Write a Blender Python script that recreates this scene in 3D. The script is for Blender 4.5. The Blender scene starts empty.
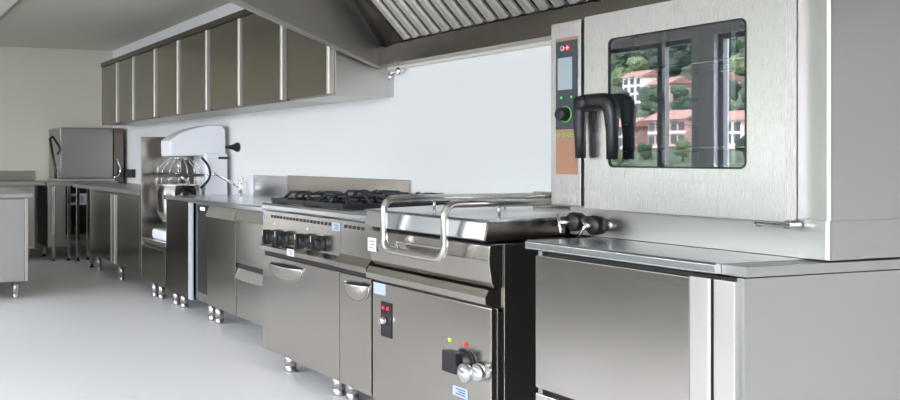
import bpy, bmesh, math, random
from mathutils import Vector, Matrix
random.seed(7)
PI = math.pi
scene = bpy.context.scene
COL = scene.collection

# ------------------------------------------------------------------ materials
def nodes(name):
    m = bpy.data.materials.new(name); m.use_nodes = True
    nt = m.node_tree; return m, nt, nt.nodes['Principled BSDF']

def plain(name, col, rough=.5, metal=0, bump=0, bscale=40, var=0, spec=.5, coat=0):
    m, nt, b = nodes(name)
    b.inputs['Base Color'].default_value = (*col, 1)
    b.inputs['Roughness'].default_value = rough
    b.inputs['Metallic'].default_value = metal
    b.inputs['Specular IOR Level'].default_value = spec
    b.inputs['Coat Weight'].default_value = coat
    if bump or var:
        tc = nt.nodes.new('ShaderNodeTexCoord')
        n = nt.nodes.new('ShaderNodeTexNoise'); n.inputs['Scale'].default_value = bscale
        n.inputs['Detail'].default_value = 4
        nt.links.new(tc.outputs['Object'], n.inputs['Vector'])
        if bump:
            bp = nt.nodes.new('ShaderNodeBump'); bp.inputs['Strength'].default_value = bump
            bp.inputs['Distance'].default_value = .01
            nt.links.new(n.outputs['Fac'], bp.inputs['Height']); nt.links.new(bp.outputs['Normal'], b.inputs['Normal'])
        if var:
            mx = nt.nodes.new('ShaderNodeMix'); mx.data_type = 'RGBA'
            mx.inputs['A'].default_value = (*[c*(1-var) for c in col], 1)
            mx.inputs['B'].default_value = (*[min(1, c*(1+var)) for c in col], 1)
            nt.links.new(n.outputs['Fac'], mx.inputs['Factor']); nt.links.new(mx.outputs['Result'], b.inputs['Base Color'])
    return m

def steel(name, col=(.51, .47, .425), rough=.2, stretch=(1, 1, 60), amt=.02, wav=.05):
    """brushed stainless: fine scratches stretched along one axis plus slow sheet waviness"""
    m, nt, b = nodes(name)
    b.inputs['Metallic'].default_value = 1
    tc = nt.nodes.new('ShaderNodeTexCoord')
    mp = nt.nodes.new('ShaderNodeMapping'); mp.inputs['Scale'].default_value = [s*6 for s in stretch]
    n = nt.nodes.new('ShaderNodeTexNoise'); n.inputs['Scale'].default_value = 5; n.inputs['Detail'].default_value = 3
    nt.links.new(tc.outputs['Object'], mp.inputs['Vector']); nt.links.new(mp.outputs['Vector'], n.inputs['Vector'])
    mr = nt.nodes.new('ShaderNodeMapRange'); mr.inputs['To Min'].default_value = rough-.06; mr.inputs['To Max'].default_value = rough+.08
    nt.links.new(n.outputs['Fac'], mr.inputs['Value']); nt.links.new(mr.outputs['Result'], b.inputs['Roughness'])
    mx = nt.nodes.new('ShaderNodeMix'); mx.data_type = 'RGBA'
    mx.inputs['A'].default_value = (*[c*.97 for c in col], 1); mx.inputs['B'].default_value = (*[c*1.03 for c in col], 1)
    nt.links.new(n.outputs['Fac'], mx.inputs['Factor']); nt.links.new(mx.outputs['Result'], b.inputs['Base Color'])
    n2 = nt.nodes.new('ShaderNodeTexNoise'); n2.inputs['Scale'].default_value = 2.2; n2.inputs['Detail'].default_value = 1
    nt.links.new(tc.outputs['Object'], n2.inputs['Vector'])
    b1 = nt.nodes.new('ShaderNodeBump'); b1.inputs['Strength'].default_value = wav; b1.inputs['Distance'].default_value = .05
    b2 = nt.nodes.new('ShaderNodeBump'); b2.inputs['Strength'].default_value = amt; b2.inputs['Distance'].default_value = .003
    nt.links.new(n2.outputs['Fac'], b1.inputs['Height']); nt.links.new(n.outputs['Fac'], b2.inputs['Height'])
    nt.links.new(b1.outputs['Normal'], b2.inputs['Normal']); nt.links.new(b2.outputs['Normal'], b.inputs['Normal'])
    return m

def glass(name, refl=.08, tint=(1, 1, 1), rough=.0, opacity=0):
    m = bpy.data.materials.new(name); m.use_nodes = True; nt = m.node_tree; nt.nodes.clear()
    out = nt.nodes.new('ShaderNodeOutputMaterial')
    t = nt.nodes.new('ShaderNodeBsdfTransparent'); t.inputs['Color'].default_value = (*tint, 1)
    g = nt.nodes.new('ShaderNodeBsdfGlossy'); g.inputs['Roughness'].default_value = rough
    mx = nt.nodes.new('ShaderNodeMixShader'); mx.inputs['Fac'].default_value = refl
    nt.links.new(t.outputs[0], mx.inputs[1]); nt.links.new(g.outputs[0], mx.inputs[2]); nt.links.new(mx.outputs[0], out.inputs['Surface'])
    return m

def emit(name, col, s):
    m, nt, b = nodes(name); b.inputs['Base Color'].default_value = (*col, 1)
    b.inputs['Emission Color'].default_value = (*col, 1); b.inputs['Emission Strength'].default_value = s
    return m

ST = steel('brushed_steel')
STH = steel('brushed_steel_horizontal', stretch=(1, 1, 40), rough=.2)
STV = steel('brushed_steel_vertical', stretch=(60, 60, .6), rough=.27, col=(.64, .61, .615), amt=.006, wav=.03)
STD = steel('dimmed_brushed_steel', col=(.17, .15, .13), rough=.22, stretch=(40, 40, 1))  # darker copy of the steel, dim reflections put into its colour
STU = steel('cabinet_door_steel', col=(.33, .305, .26), rough=.2, stretch=(40, 40, 1))
STT = plain('polished_worktop_steel', (.70, .71, .725), .24, 1)
STM = steel('matt_steel_side', col=(.41, .395, .375), rough=.38, stretch=(40, 40, 1))
ISL = steel('island_matt_steel', col=(.50, .49, .475), rough=.36, stretch=(40, 40, 1))
STI = steel('bright_trim_steel', col=(.60, .575, .54), rough=.38, stretch=(40, 40, 1))
SLAT = plain('satin_filter_steel', (.72, .67, .60), .42, .75)
PALE = plain('pale_grey_edge', (.55, .60, .63), .4, .2)
VENT = plain('dark_vent_grille', (.05, .048, .046), .35, .3)
LEGM = plain('brushed_leg_steel', (.50, .48, .46), .3, 1)
STRIP = plain('painted_edge_highlight', (.55, .52, .46), .45, .4)  # paler than the doors, the glint on their rounded edges put into colour
CHROME = plain('chrome', (.80, .80, .80), .07, 1)
TUBE = plain('satin_tube_steel', (.66, .64, .61), .2, 1)
BLACK = plain('black_plastic', (.012, .012, .014), .35)
RUBBER = plain('dark_rubber', (.02, .02, .02), .7)
IRON = plain('black_cast_iron', (.015, .017, .022), .42, bump=.2, bscale=120)
DARKGAP = plain('painted_gap_shade', (.02, .02, .02), .6)  # near-black colour standing in for the shade in gaps, slots and recesses
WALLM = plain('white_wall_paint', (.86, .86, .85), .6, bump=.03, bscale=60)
FARW = plain('warm_lit_wall_paint', (.58, .55, .46), .7, bump=.03, bscale=60)  # white wall, the warm dim light at the far end put into its colour
CEIL = plain('ceiling_paint', (.66, .63, .54), .7, bump=.03, bscale=50)  # warm dim light on the ceiling put into its colour
FLOORM = plain('pale_resin_floor', (.88, .87, .86), .36, var=.03, bscale=1.2)
ENAMEL = plain('white_enamel', (.85, .86, .88), .3, coat=.3)
CREAM = plain('cream_trim', (.82, .78, .68), .5)
WHITE = plain('white_plastic', (.8, .8, .8), .4)
DGREY = plain('dark_grey_panel', (.045, .055, .065), .3)
COPPER = plain('copper_orange_panel', (.44, .23, .15), .4, .3)
LCD = plain('grey_display_glass', (.36, .42, .46), .15)
REDM = plain('red_mark', (.7, .03, .04), .4)
BLUEM = plain('pale_blue_sticker', (.42, .50, .64), .4)
GREENM = emit('green_ring_light', (.10, .55, .10), .15)
REDL = emit('red_pilot_light', (.7, .03, .03), .2)
YELL = emit('yellow_green_pilot_light', (.5, .6, .1), .2)
DISPE = emit('controller_display', (.75, .82, .95), .35)
LAMPE = plain('unlit_lamp_diffuser', (.8, .78, .72), .5)
OGLASS = glass('oven_door_glass', refl=.17, tint=(.75, .78, .80))
WGLASS = glass('window_glass', refl=.05)
CAVITY = plain('oven_cavity_steel', (.16, .18, .20), .35, .8)
FRAMEM = plain('window_frame_paint', (.25, .25, .25), .4)

# ------------------------------------------------------------------ mesh builder; coordinates are (s, y, z), s = distance along the row, x = -s
class MB:
    def __init__(self, mat=ST): self.bm = bmesh.new(); self.mats = []; self.m = mat
    def idx(self, m):
        m = m or self.m
        if m not in self.mats: self.mats.append(m)
        return self.mats.index(m)
    def add(self, t, m, smooth=False):
        i = self.idx(m)
        bmesh.ops.recalc_face_normals(t, faces=t.faces[:])
        for f in t.faces: f.material_index = i; f.smooth = smooth
        me = bpy.data.meshes.new('t'); t.to_mesh(me); t.free()
        self.bm.from_mesh(me); bpy.data.meshes.remove(me); return self
    def box(self, s0, s1, y0, y1, z0, z1, m=None, bev=.003, seg=2):
        t = bmesh.new()
        bmesh.ops.create_cube(t, size=1, matrix=Matrix.Translation(((-(s0+s1)/2), (y0+y1)/2, (z0+z1)/2)) @ Matrix.Diagonal((abs(s1-s0), abs(y1-y0), abs(z1-z0), 1)))
        b = min(bev, abs(s1-s0)*.3, abs(y1-y0)*.3, abs(z1-z0)*.3)
        if b > .0004: bmesh.ops.bevel(t, geom=t.edges[:], offset=b, segments=seg, affect='EDGES', profile=.6)
        return self.add(t, m)
    def prism(self, pts, ax, a0, a1, m=None, bev=0, smooth=False):
        """pts 2D outline; ax 's': pts are (y,z) extruded along s; 'y': pts (s,z); 'z': pts (s,y)"""
        t = bmesh.new()
        def P(p, a):
            if ax == 's': return (-a, p[0], p[1])
            if ax == 'y': return (-p[0], a, p[1])
            return (-p[0], p[1], a)
        A = [t.verts.new(P(p, a0)) for p in pts]; B = [t.verts.new(P(p, a1)) for p in pts]
        n = len(pts); t.faces.new(A); t.faces.new(B)
        for i in range(n): t.faces.new((A[i], A[(i+1) % n], B[(i+1) % n], B[i]))
        bmesh.ops.recalc_face_normals(t, faces=t.faces[:])
        if bev: bmesh.ops.bevel(t, geom=t.edges[:], offset=bev, segments=2, affect='EDGES', profile=.6)
        return self.add(t, m, smooth)
    def tube(self, pts, r, m=None, seg=12, closed=False, rs=None):
        P = [Vector((-p[0], p[1], p[2])) for p in pts]; n = len(P)
        t = bmesh.new(); rings = []; up = None
        for i, p in enumerate(P):
            if closed: d = (P[(i+1) % n]-P[i-1])
            else: d = P[min(i+1, n-1)]-P[max(i-1, 0)]
            d.normalize()
            if up is None: up = Vector((0, 0, 1)) if abs(d.z) < .9 else Vector((1, 0, 0))
            a = d.cross(up)
            if a.length < 1e-4: a = d.cross(Vector((0, 1, 0)))
            a.normalize(); b = a.cross(d); b.normalize(); up = b
            rr = rs[i] if rs else r
            rings.append([t.verts.new(p+(a*math.cos(2*PI*k/seg)+b*math.sin(2*PI*k/seg))*rr) for k in range(seg)])
        for i in range(n if closed else n-1):
            A = rings[i]; B = rings[(i+1) % n]
            for k in range(seg): t.faces.new((A[k], A[(k+1) % seg], B[(k+1) % seg], B[k]))
        if not closed: t.faces.new(rings[0]); t.faces.new(rings[-1])
        return self.add(t, m, True)
    def lathe(self, prof, o, ax='z', m=None, seg=24, sc=(1, 1)):
        """prof: (radius, distance along axis) pairs; ax is 'z','y','-y','s'"""
        t = bmesh.new(); rings = []
        for r, h in prof:
            ring = []
            for k in range(seg):
                a = 2*PI*k/seg; u, v = r*math.cos(a)*sc[0], r*math.sin(a)*sc[1]
                if ax == 'z': p = (-o[0]+u, o[1]+v, o[2]+h)
                elif ax == 'y': p = (-o[0]+u, o[1]+h, o[2]+v)
                elif ax == '-y': p = (-o[0]+u, o[1]-h, o[2]+v)
                else: p = (-o[0]+h, o[1]+u, o[2]+v)
                ring.append(t.verts.new(p))
            rings.append(ring)
        for A, B in zip(rings, rings[1:]):
            for k in range(seg): t.faces.new((A[k], A[(k+1) % seg], B[(k+1) % seg], B[k]))
        t.faces.new(rings[0]); t.faces.new(rings[-1])
        i = self.add(t, m, True); return i
    def quad(self, pts, m=None):
        t = bmesh.new(); t.faces.new([t.verts.new((-p[0], p[1], p[2])) for p in pts]); return self.add(t, m)
    def solid(self, top, bot, m=None):
        """closed solid between two matching rings of (s,y,z)"""
        t = bmesh.new(); A = [t.verts.new((-p[0], p[1], p[2])) for p in top]; B = [t.verts.new((-p[0], p[1], p[2])) for p in bot]
        t.faces.new(A); t.faces.new(B); n = len(A)
        for i in range(n): t.faces.new((A[i], A[(i+1) % n], B[(i+1) % n], B[i]))
        return self.add(t, m)
    def build(self, name, parent=None, label=None):
        base = Vector((0, 0, 0)); q = parent
        while q is not None: base += q.location; q = q.parent
        own = Vector((0, 0, 0))
        if parent is None:                      # put the origin at the base centre of the mesh
            xs = [v.co.x for v in self.bm.verts]; ys = [v.co.y for v in self.bm.verts]; zs = [v.co.z for v in self.bm.verts]
            own = Vector(((min(xs)+max(xs))/2, (min(ys)+max(ys))/2, min(zs))); base = own
        bmesh.ops.translate(self.bm, verts=self.bm.verts[:], vec=-base)
        me = bpy.data.meshes.new(name); self.bm.to_mesh(me); self.bm.free()
        for m in self.mats: me.materials.append(m)
        o = bpy.data.objects.new(name, me); COL.objects.link(o); o.location = own
        if parent is not None: o.parent = parent
        if label: o['label'] = label
        return o

def thing(name, label, cat, s, y, z, group=None):
    o = bpy.data.objects.new(name, None); COL.objects.link(o); o.location = (-s, y, z)
    o.empty_display_size = .1
    o['label'] = label; o['category'] = cat
    if group: o['group'] = group
    return o
def tag(o, label, cat, group=None):
    o['label'] = label; o['category'] = cat
    if group: o['group'] = group
    return o
def struct(name, mb):
    o = mb.build(name); o['kind'] = 'structure'; return o
def arc(c, r, a0, a1, n, f):
    return [f(c[0]+r*math.cos(a0+(a1-a0)*i/n), c[1]+r*math.sin(a0+(a1-a0)*i/n)) for i in range(n+1)]
def rounded(pts, r, n=6):
    """round the corners of a 3D polyline"""
    P = [Vector(p) for p in pts]; out = [P[0]]
    for i in range(1, len(P)-1):
        a = (P[i-1]-P[i]); b = (P[i+1]-P[i]); d = min(r, a.length*.49, b.length*.49)
        p0 = P[i]+a.normalized()*d; p1 = P[i]+b.normalized()*d
        for k in range(n+1):
            t = k/n; out.append(p0*(1-t)**2+P[i]*2*t*(1-t)+p1*t*t)
    out.append(P[-1]); return [tuple(p) for p in out]
def leg(parent, s, y, h, r=.026, z0=0):
    b = MB(CHROME); b.lathe([(r*.86, .0), (r*.9, .006), (r*.9, .028), (r*.82, .031), (r*.82, .035), (r*.95, .038), (r*.95, h)], (s, y, z0), 'z', LEGM, 20)
    return b.build('leg', parent)

# ------------------------------------------------------------------ the room
FARS, FRONT, NEAR, CZ = 11.0, -6.0, -4.0, 2.63
b = MB(FLOORM); b.box(NEAR, FARS, FRONT, 0, -.1, 0, bev=0); struct('floor', b)
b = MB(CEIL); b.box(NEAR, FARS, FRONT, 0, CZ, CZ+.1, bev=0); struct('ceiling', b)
b = MB(WALLM); b.box(NEAR-.15, FARS+.15, 0, .15, -.1, CZ+.1, bev=0); struct('wall_back', b)
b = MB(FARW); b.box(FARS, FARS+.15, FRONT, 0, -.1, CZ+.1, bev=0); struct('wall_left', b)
b = MB(WALLM); b.box(NEAR-.15, NEAR, FRONT, 0, -.1, CZ+.1, bev=0); struct('wall_right', b)
WZ0, WZ1 = .7, 2.45
PARAPET = plain('parapet_painted_shade', (.10, .095, .09), .6)  # made-up dark colour, puts backlit shade into the steel reflections
wins = [(-3.2, -.92), (-.84, 1.44), (1.52, 3.80), (3.88, 6.46), (6.70, 8.62)]
b = MB(WALLM)
b.box(NEAR-.15, FARS+.15, FRONT-.2, FRONT, -.1, WZ0, PARAPET, bev=0); b.box(NEAR-.15, FARS+.15, FRONT-.2, FRONT, WZ1, CZ+.1, bev=0)
edges = [NEAR-.15]+[e for w in wins for e in w]+[FARS+.15]
for i in range(0, len(edges), 2): b.box(edges[i], edges[i+1], FRONT-.2, FRONT, WZ0, WZ1, bev=0)
struct('wall_front', b)
for i, (a, c) in enumerate(wins):
    f = MB(FRAMEM)
    y0, y1 = FRONT-.12, FRONT-.06
    f.box(a, a+.05, y0, y1, WZ0, WZ1); f.box(c-.05, c, y0, y1, WZ0, WZ1)
    f.box(a+.05, c-.05, y0, y1, WZ0, WZ0+.05); f.box(a+.05, c-.05, y0, y1, WZ1-.05, WZ1)
    if i == 4: f.box(7.06, 7.15, y0, y1, WZ0+.05, WZ1-.05)
    if i < 4: f.box((a+c)/2-.04, (a+c)/2+.04, y0, y1, WZ0+.05, WZ1-.05)
    o = struct("window_%d" % (i+1), f)
    g = MB(WGLASS)
    g.quad([(a+.05, FRONT-.09, WZ0+.05), (c-.05, FRONT-.09, WZ0+.05), (c-.05, FRONT-.09, WZ1-.05), (a+.05, FRONT-.09, WZ1-.05)])
    g.build('window_pane', o)

# ------------------------------------------------------------------ wall cabinets
def wall_cabinet(s0, s1, doors, label):
    """doors: list of (s0, s1) from far to near"""
    t = thing('wall_cabinet', label, 'cabinet', (s0+s1)/2, -.2, 1.62, 'wall cabinets in a row')
    b = MB(STM)
    b.box(s0+.002, s1-.002, -.415, -.001, 1.62, 2.345, STI if s0 < 5 else STM)
    b.build('carcass', t)
    b = MB(ST); b.box(s0+.002, s1-.002, -.445, -.416, 2.30, 2.35, STD); b.build('top_rail', t)
    for a, c in doors:
        d = MB(STU)
        d.box(a+.058, c-(.030 if abs(c-s1) < .01 else .006), -.44, -.417, 1.632, 2.290, STU, bev=.002)
        dd = d.build('door', t)
        e = MB(STI); e.prism([(a+.018, -.4175), (a+.018, -.450), (a+.026, -.458), (a+.042, -.458), (a+.053, -.4405), (a+.054, -.4175)], 'z', 1.632, 2.290, STRIP); e.build('edge_strip', dd, 'door edge with its highlight put into a pale colour')
    g = MB(DARKGAP); g.box(s1-.030, s1-.003, -.43, -.4155, 1.625, 2.295, DARKGAP, bev=0); g.build('painted_shadow_gap', t)  # dark strip painting the shade between neighbouring cabinets
    return t
wall_cabinet(9.28, 9.99, [(9.28, 9.99)], 'single-door steel wall cabinet at the far left end of the row')
wall_cabinet(8.006, 9.278, [(8.686, 9.278), (8.006, 8.684)], 'two-door steel wall cabinet, second from the far left end, above the counter outlet')
wall_cabinet(6.702, 8.004, [(7.373, 8.004), (6.702, 7.371)], 'two-door steel wall cabinet right above the white spiral mixer')
wall_cabinet(5.369, 6.700, [(6.06, 6.700), (5.369, 6.058)], 'two-door steel wall cabinet above the faucet, partly behind the hood rim')
wall_cabinet(4.75, 5.367, [(4.75, 5.367)], 'single-door steel wall cabinet nearest the camera, its plain right side showing')

# ------------------------------------------------------------------ extraction hood
H0, H1 = 4.69, 1.2
t = thing('extraction_hood', 'long stainless steel wall hood with sloping baffle filters above the cooking range', 'hood', 3, -.6, 1.80)
b = MB(ST)
# left end panel: sloping lower edge, low at the wall and high at the front
b.prism([(-.02, 1.80), (-.15, 1.80), (-1.25, 2.19), (-1.25, 2.60), (-.02, 2.60)], 's', H0-.012, H0, STM)
b.build('end_panel', t)
b = MB(ST); b.prism([(-.15, 1.79), (-.175, 1.795), (-1.27, 2.185), (-1.25, 2.205)], 's', H0-.03, H0+.012, STI); b.build('rim', t, 'bright folded rim along the sloping edge')
b = MB(ST)
b.prism([(-.02, 1.80), (-.15, 1.80), (-1.25, 2.19), (-1.25, 2.60), (-.02, 2.60)], 's', H1, H1+.012, STM); b.build('end_panel', t)
b = MB(STD); b.box(H1+.013, H0-.013, -.165, -.15, 1.80, 1.915, STD, bev=.002); b.box(H1+.013, H0-.013, -.15, -.05, 1.80, 1.81, STD, bev=.001); b.build('grease_gutter', t, 'steel gutter band under the filters, dimmed in its colour')
b = MB(CREAM); b.box(H1+.013, H0+.06, -.05, -.002, 1.785, 1.81, CREAM, bev=.002); b.build('wall_rail', t, 'cream mounting rail along the wall')
b = MB(STM); b.box(H1, H0, -1.262, -1.25, 2.19, 2.60, STM); b.build('front_panel', t)
b = MB(STM); b.box(H1, H0, -1.26, -.02, 2.601, 2.615, STM); b.build('top_panel', t)
# filters: plane rising at 45 degrees from the gutter towards the front
fy0, fz0, L = -.155, 1.925, .86
def fp(s, u, h=0):   # u along the slope (out and up), h lift normal to it (towards the room: down/out)
    k = math.sqrt(.5); return (s, fy0-u*k-h*k, fz0+u*k-h*k)
def fbox(b, s0, s1, u0, u1, h0, h1, m):
    b.solid([fp(s0, u0, h1), fp(s1, u0, h1), fp(s1, u1, h1), fp(s0, u1, h1)], [fp(s0, u0, h0), fp(s1, u0, h0), fp(s1, u1, h0), fp(s0, u1, h0)], m)
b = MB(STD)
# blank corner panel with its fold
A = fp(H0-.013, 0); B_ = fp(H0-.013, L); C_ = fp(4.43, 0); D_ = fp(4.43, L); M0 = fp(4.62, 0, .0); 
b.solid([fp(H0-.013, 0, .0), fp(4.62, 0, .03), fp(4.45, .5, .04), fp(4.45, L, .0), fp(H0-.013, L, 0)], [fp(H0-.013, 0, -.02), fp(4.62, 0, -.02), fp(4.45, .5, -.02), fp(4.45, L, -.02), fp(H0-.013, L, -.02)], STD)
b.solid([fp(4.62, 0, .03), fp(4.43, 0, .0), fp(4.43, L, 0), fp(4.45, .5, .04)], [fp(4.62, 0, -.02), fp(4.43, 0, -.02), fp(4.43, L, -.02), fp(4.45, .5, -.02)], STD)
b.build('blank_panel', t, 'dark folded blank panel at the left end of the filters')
nF = 6; w = (4.43-H1-.02)/nF
for i in range(nF):
    s1 = 4.43-i*w; s0 = s1-w
    b = MB(STV); fbox(b, s0, s1, 0, L, -.045, -.03, DARKGAP)
    n = 6; p = w/n
    for k in range(n):
        c = s1-(k+.5)*p
        # U-shaped baffle blade
        pr = [(-.028, -.012), (-.028, .0), (-.018, .012), (.018, .012), (.028, 0), (.028, -.012)]
        b.solid([fp(c+q[0], .012, q[1]) for q in pr], [fp(c+q[0], L-.03, q[1]) for q in pr], SLAT)
    fbox(b, s0, s1, 0, .02, -.03, -.002, STV); fbox(b, s0, s1, L-.03, L, -.03, .014, STV)
    b.build('baffle_filter', t)
# small drain fittings at the corner
t = thing('pipe_fitting', 'small chrome pipe fitting on the wall below the hood corner', 'fitting', 4.66, -.03, 1.70)
b = MB(CHROME)
b.tube([(4.83, -.03, 1.768), (4.62, -.03, 1.768)], .008); b.build('pipe', t)
for s in (4.81, 4.75): b = MB(CHROME); b.tube([(s, -.03, 1.77), (s, -.03, 1.72)], .010); b.build('outlet_stub', t)
b = MB(CHROME); b.lathe([(.02, 0), (.024, .008), (.024, .03), (.016, .034)], (4.64, -.022, 1.768), '-y', CHROME); b.build('valve_cap', t)
b = MB(CHROME); b.box(4.60, 4.86, -.03, -.001, 1.775, 1.784, CHROME); b.build('bracket', t)

# ------------------------------------------------------------------ cooking range
def cup_handle(parent, sc_, hw, zc, hh, y, depth=.035, label=None):
    """scooped cup pull: lens-shaped shell open at the top"""
    t = bmesh.new(); N, Mn = 18, 7; grid = []
    for i in range(N+1):
        a = PI*i/N; row = []
        for j in range(Mn+1):
            e = (PI/2)*j/Mn
            # lower half ellipse outline, bulging out at the top edge
            u = math.cos(a)*hw; v = -math.sin(a)*hh*math.cos(e)
            d = math.sin(a)*depth*math.sin(e)
            row.append(t.verts.new((-(sc_+u), y-d, zc+v)))
        grid.append(row)
    for i in range(N):
        for j in range(Mn):
            vs = []
            for v in (grid[i][j], grid[i+1][j], grid[i+1][j+1], grid[i][j+1]):
                if v not in vs: vs.append(v)
            try: t.faces.new(vs)
            except ValueError: pass
    bmesh.ops.remove_doubles(t, verts=t.verts[:], dist=1e-5)
    b = MB(ST); b.add(t, ST, True)
    lip = [(sc_+hw*math.cos(PI*i/N), y-math.sin(PI*i/N)*depth, zc) for i in range(N+1)]
    b.tube(lip, .005, CHROME, 8)
    low = [(sc_+hw*math.cos(PI*i/N), y-.002, zc-math.sin(PI*i/N)*hh) for i in range(N+1)]
    b.tube(low, .004, TUBE, 8)
    b.prism([(sc_+hw*math.cos(PI*i/N)*.93, zc-math.sin(PI*i/N)*hh*.75+.003) for i in range(N+1)], 'y', y-.0015, y-.0005, DARKGAP)
    return b.build('handle', parent, label)

RL, RR = 4.775, 3.615
t = thing('cooking_range', 'stainless steel gas range with black pan grates and four black knobs', 'range', 4.2, -.5, 0)
b = MB(ST)
b.box(RR, RL, -.87, -.03, .105, .925, STD); b.build('body', t)
b = MB(STT)
b.prism([(-.02, .925), (-.895, .925), (-.905, .935), (-.905, .958), (-.895, .97), (-.80, .972), (-.79, .962), (-.10, .962), (-.09, .97), (-.02, .97)], 's', RR, RL, STT, bev=.002)
b.build('worktop', t, 'bright polished steel worktop with thick front edge')
b = MB(ST)
b.prism([(-.871, .922), (-.893, .922), (-.897, .74), (-.915, .715), (-.915, .690), (-.90, .682), (-.871, .682)], 's', 3.90, RL, ST); cp = b.build('control_panel', t)
b = MB(ST)
b.prism([(-.871, .922), (-.893, .922), (-.897, .755), (-.93, .715), (-.93, .690), (-.90, .682), (-.871, .682)], 's', RR, 3.898, ST); b.build('blank_panel', t)
b = MB(DARKGAP)
k = 0
for i in range(26):
    s = 4.66-i*.0385
    if abs(s-3.90) < .04: continue
    b.box(s-.012, s+.012, -.8955, -.892, .886, .902, DARKGAP, bev=0)
sl = b.build('vent_row', t, 'row of small dark vent slots'); sl['kind'] = 'stuff'
def knob(parent, s, z, y, r=.03, h=.05, mat=BLACK, tilt=0):
    b = MB(mat)
    b.lathe([(r*1.15, 0), (r*1.15, .008), (r*.95, .012), (r*.85, h*.6), (r*.8, h), (r*.7, h+.004)], (s, y, z), '-y', mat, 24)
    b.box(s-.010, s+.010, y-h-.02, y-h*.3, z-r*1.25, z+r*1.25, mat, bev=.005)
    return b.build('knob', parent)
for s, z in ((4.65, .775), (4.49, .780), (4.255, .784), (4.085, .788)):
    kk = knob(t, s, z, -.896, .034, .045)
    b = MB(WHITE); b.box(s-.002, s+.002, -.963, -.961, z+.01, z+.04, WHITE, bev=0); b.build('pointer', kk)
for s in (4.62, 4.23): b = MB(WHITE); b.lathe([(.007, 0), (.007, .006), (.003, .009)], (s, -.894, .852), '-y', WHITE, 12); b.build('pilot_light', t, 'tiny white pilot light above the knobs')
def plate(parent, s0, s1, y, z0, z1, mat=WHITE, marks=True, name='rating_plate', label=None):
    b = MB(mat); b.box(s0, s1, y-.002, y, z0, z1, mat, bev=0)
    if marks:
        for q in range(3):
            zz = z0+(z1-z0)*(.25+.25*q); b.box(s0+(s1-s0)*.15, s1-(s1-s0)*(.2+.15*(q % 2)), y-.0026, y-.002, zz-.0022, zz+.0022, DGREY, bev=0)
    return b.build(name, parent, label)
plate(t, 4.74, 4.80-.03, -.8945, .865, .90, BLUEM, label='pale blue sticker')
plate(t, 4.35, 4.43, -.9155, .69, .728, WHITE, name='sticker', label='white sticker with dark marking')
plate(t, 3.90, 3.975, -.8955, .865, .905, BLUEM, name='sticker', label='pale blue sticker')
for k_, s0, s1 in ((0, 3.905, RL-.004), (1, RR+.004, 3.899)):
    b = MB(ST); b.box(s0, s1, -.90, -.871, .105, .660, ST, bev=.004); d = b.build('door', t)
    b = MB(DARKGAP); b.box(s0, s1, -.885, -.8711, .661, .681, DARKGAP, bev=0); b.build('painted_shadow_gap', d)
    if k_ == 0: cup_handle(d, (4.674+4.277)/2, .19, .622, .085, -.901, .05)
    else: cup_handle(d, 3.73, .10, .622, .085, -.901, .05)
# burners and grates
for c in range(2):
    sc_ = 4.74-.405*(c+.5)
    y0, y1 = -.862, -.07
    yc2 = (-.675, -.29)
    for y in yc2:
        bb = MB(IRON); bb.lathe([(.065, 0), (.065, .012), (.05, .014), (.05, .028), (.04, .036), (.001, .038)], (sc_, y, .963), 'z', IRON, 20)
        bb.build('burner', t)
    g = MB(IRON)
    s0, s1 = sc_-.199, sc_+.199
    zt, zb = 1.000, .974
    for a0, a1, q0, q1 in ((s0, s1, y0, y0+.022), (s0, s1, y1-.022, y1), (s0, s0+.022, y0+.022, y1-.022), (s1-.022, s1, y0+.022, y1-.022), (s0+.022, s1-.022, -.493, -.471)):
        g.box(a0, a1, q0, q1, zb, zt, IRON, bev=.004)
    for yc in yc2:
        for an in range(8):
            a = an*PI/4+PI/8*0; r0, r1 = .04, (.165 if an % 2 == 0 else .21)
            dx, dy = math.cos(a), math.sin(a)
            P = [(sc_+dx*r0, yc+dy*r0, 1.026), (sc_+dx*(r0+.03), yc+dy*(r0+.03), 1.036), (sc_+dx*r1*.7, yc+dy*r1*.7, 1.036), (sc_+dx*r1, yc+dy*r1*.86, zt-.006)]
            g.tube(P, .0095, IRON, 6)
        g.tube([(sc_+.10*math.cos(2*PI*q/24), yc+.10*math.sin(2*PI*q/24), 1.03) for q in range(24)], .007, IRON, 6, closed=True)
    for ss in (s0+.012, s1-.012):
        for yy in (y0+.012, y1-.012, -.482): g.tube([(ss, yy, zb+.004), (ss, yy, .964)], .009, IRON, 6)
    g.build('pan_grate', t)
for s, y in ((4.57, -.82), (4.04, -.82), (3.94, -.80), (4.66, -.12), (3.70, -.12)): leg(t, s, y, .105, .036)

# ------------------------------------------------------------------ tilting braising pan
PL, PR = 3.605, 2.775
t = thing('braising_pan', 'tilting steel braising pan with lid and big tubular handle beside the range', 'braising pan', 3.2, -.5, 0)
b = MB(ST); b.box(PR, PL, -.855, -.03, .10, .905, ST, bev=.002); b.build('body', t)
b = MB(ST); b.box(PR+.02, PL, -.90, -.87, .10, .655, ST, bev=.004); b.box(PR+.03, PL-.01, -.87, -.856, .11, .64, DARKGAP, bev=0); b.build('front_panel', t)
b = MB(ST); b.prism([(-.856, .662), (-.905, .662), (-.935, .675), (-.938, .70), (-.92, .728), (-.856, .735)], 's', PR+.01, PL, ST); b.build('drip_ledge', t, 'bright folded ledge under the pan')
b = MB(ST)
b.prism([(-.857, .737), (-.90, .737), (-.912, .76), (-.925, .84), (-.92, .895), (-.905, .905), (-.857, .905)], 's', PR+.005, PL-.004, STH, bev=.003); pan = b.build('pan', t)
cup_handle(pan, 3.21, .17, .862, .06, -.924, .006, 'shallow curved spout lip')
b = MB(STT)
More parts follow.
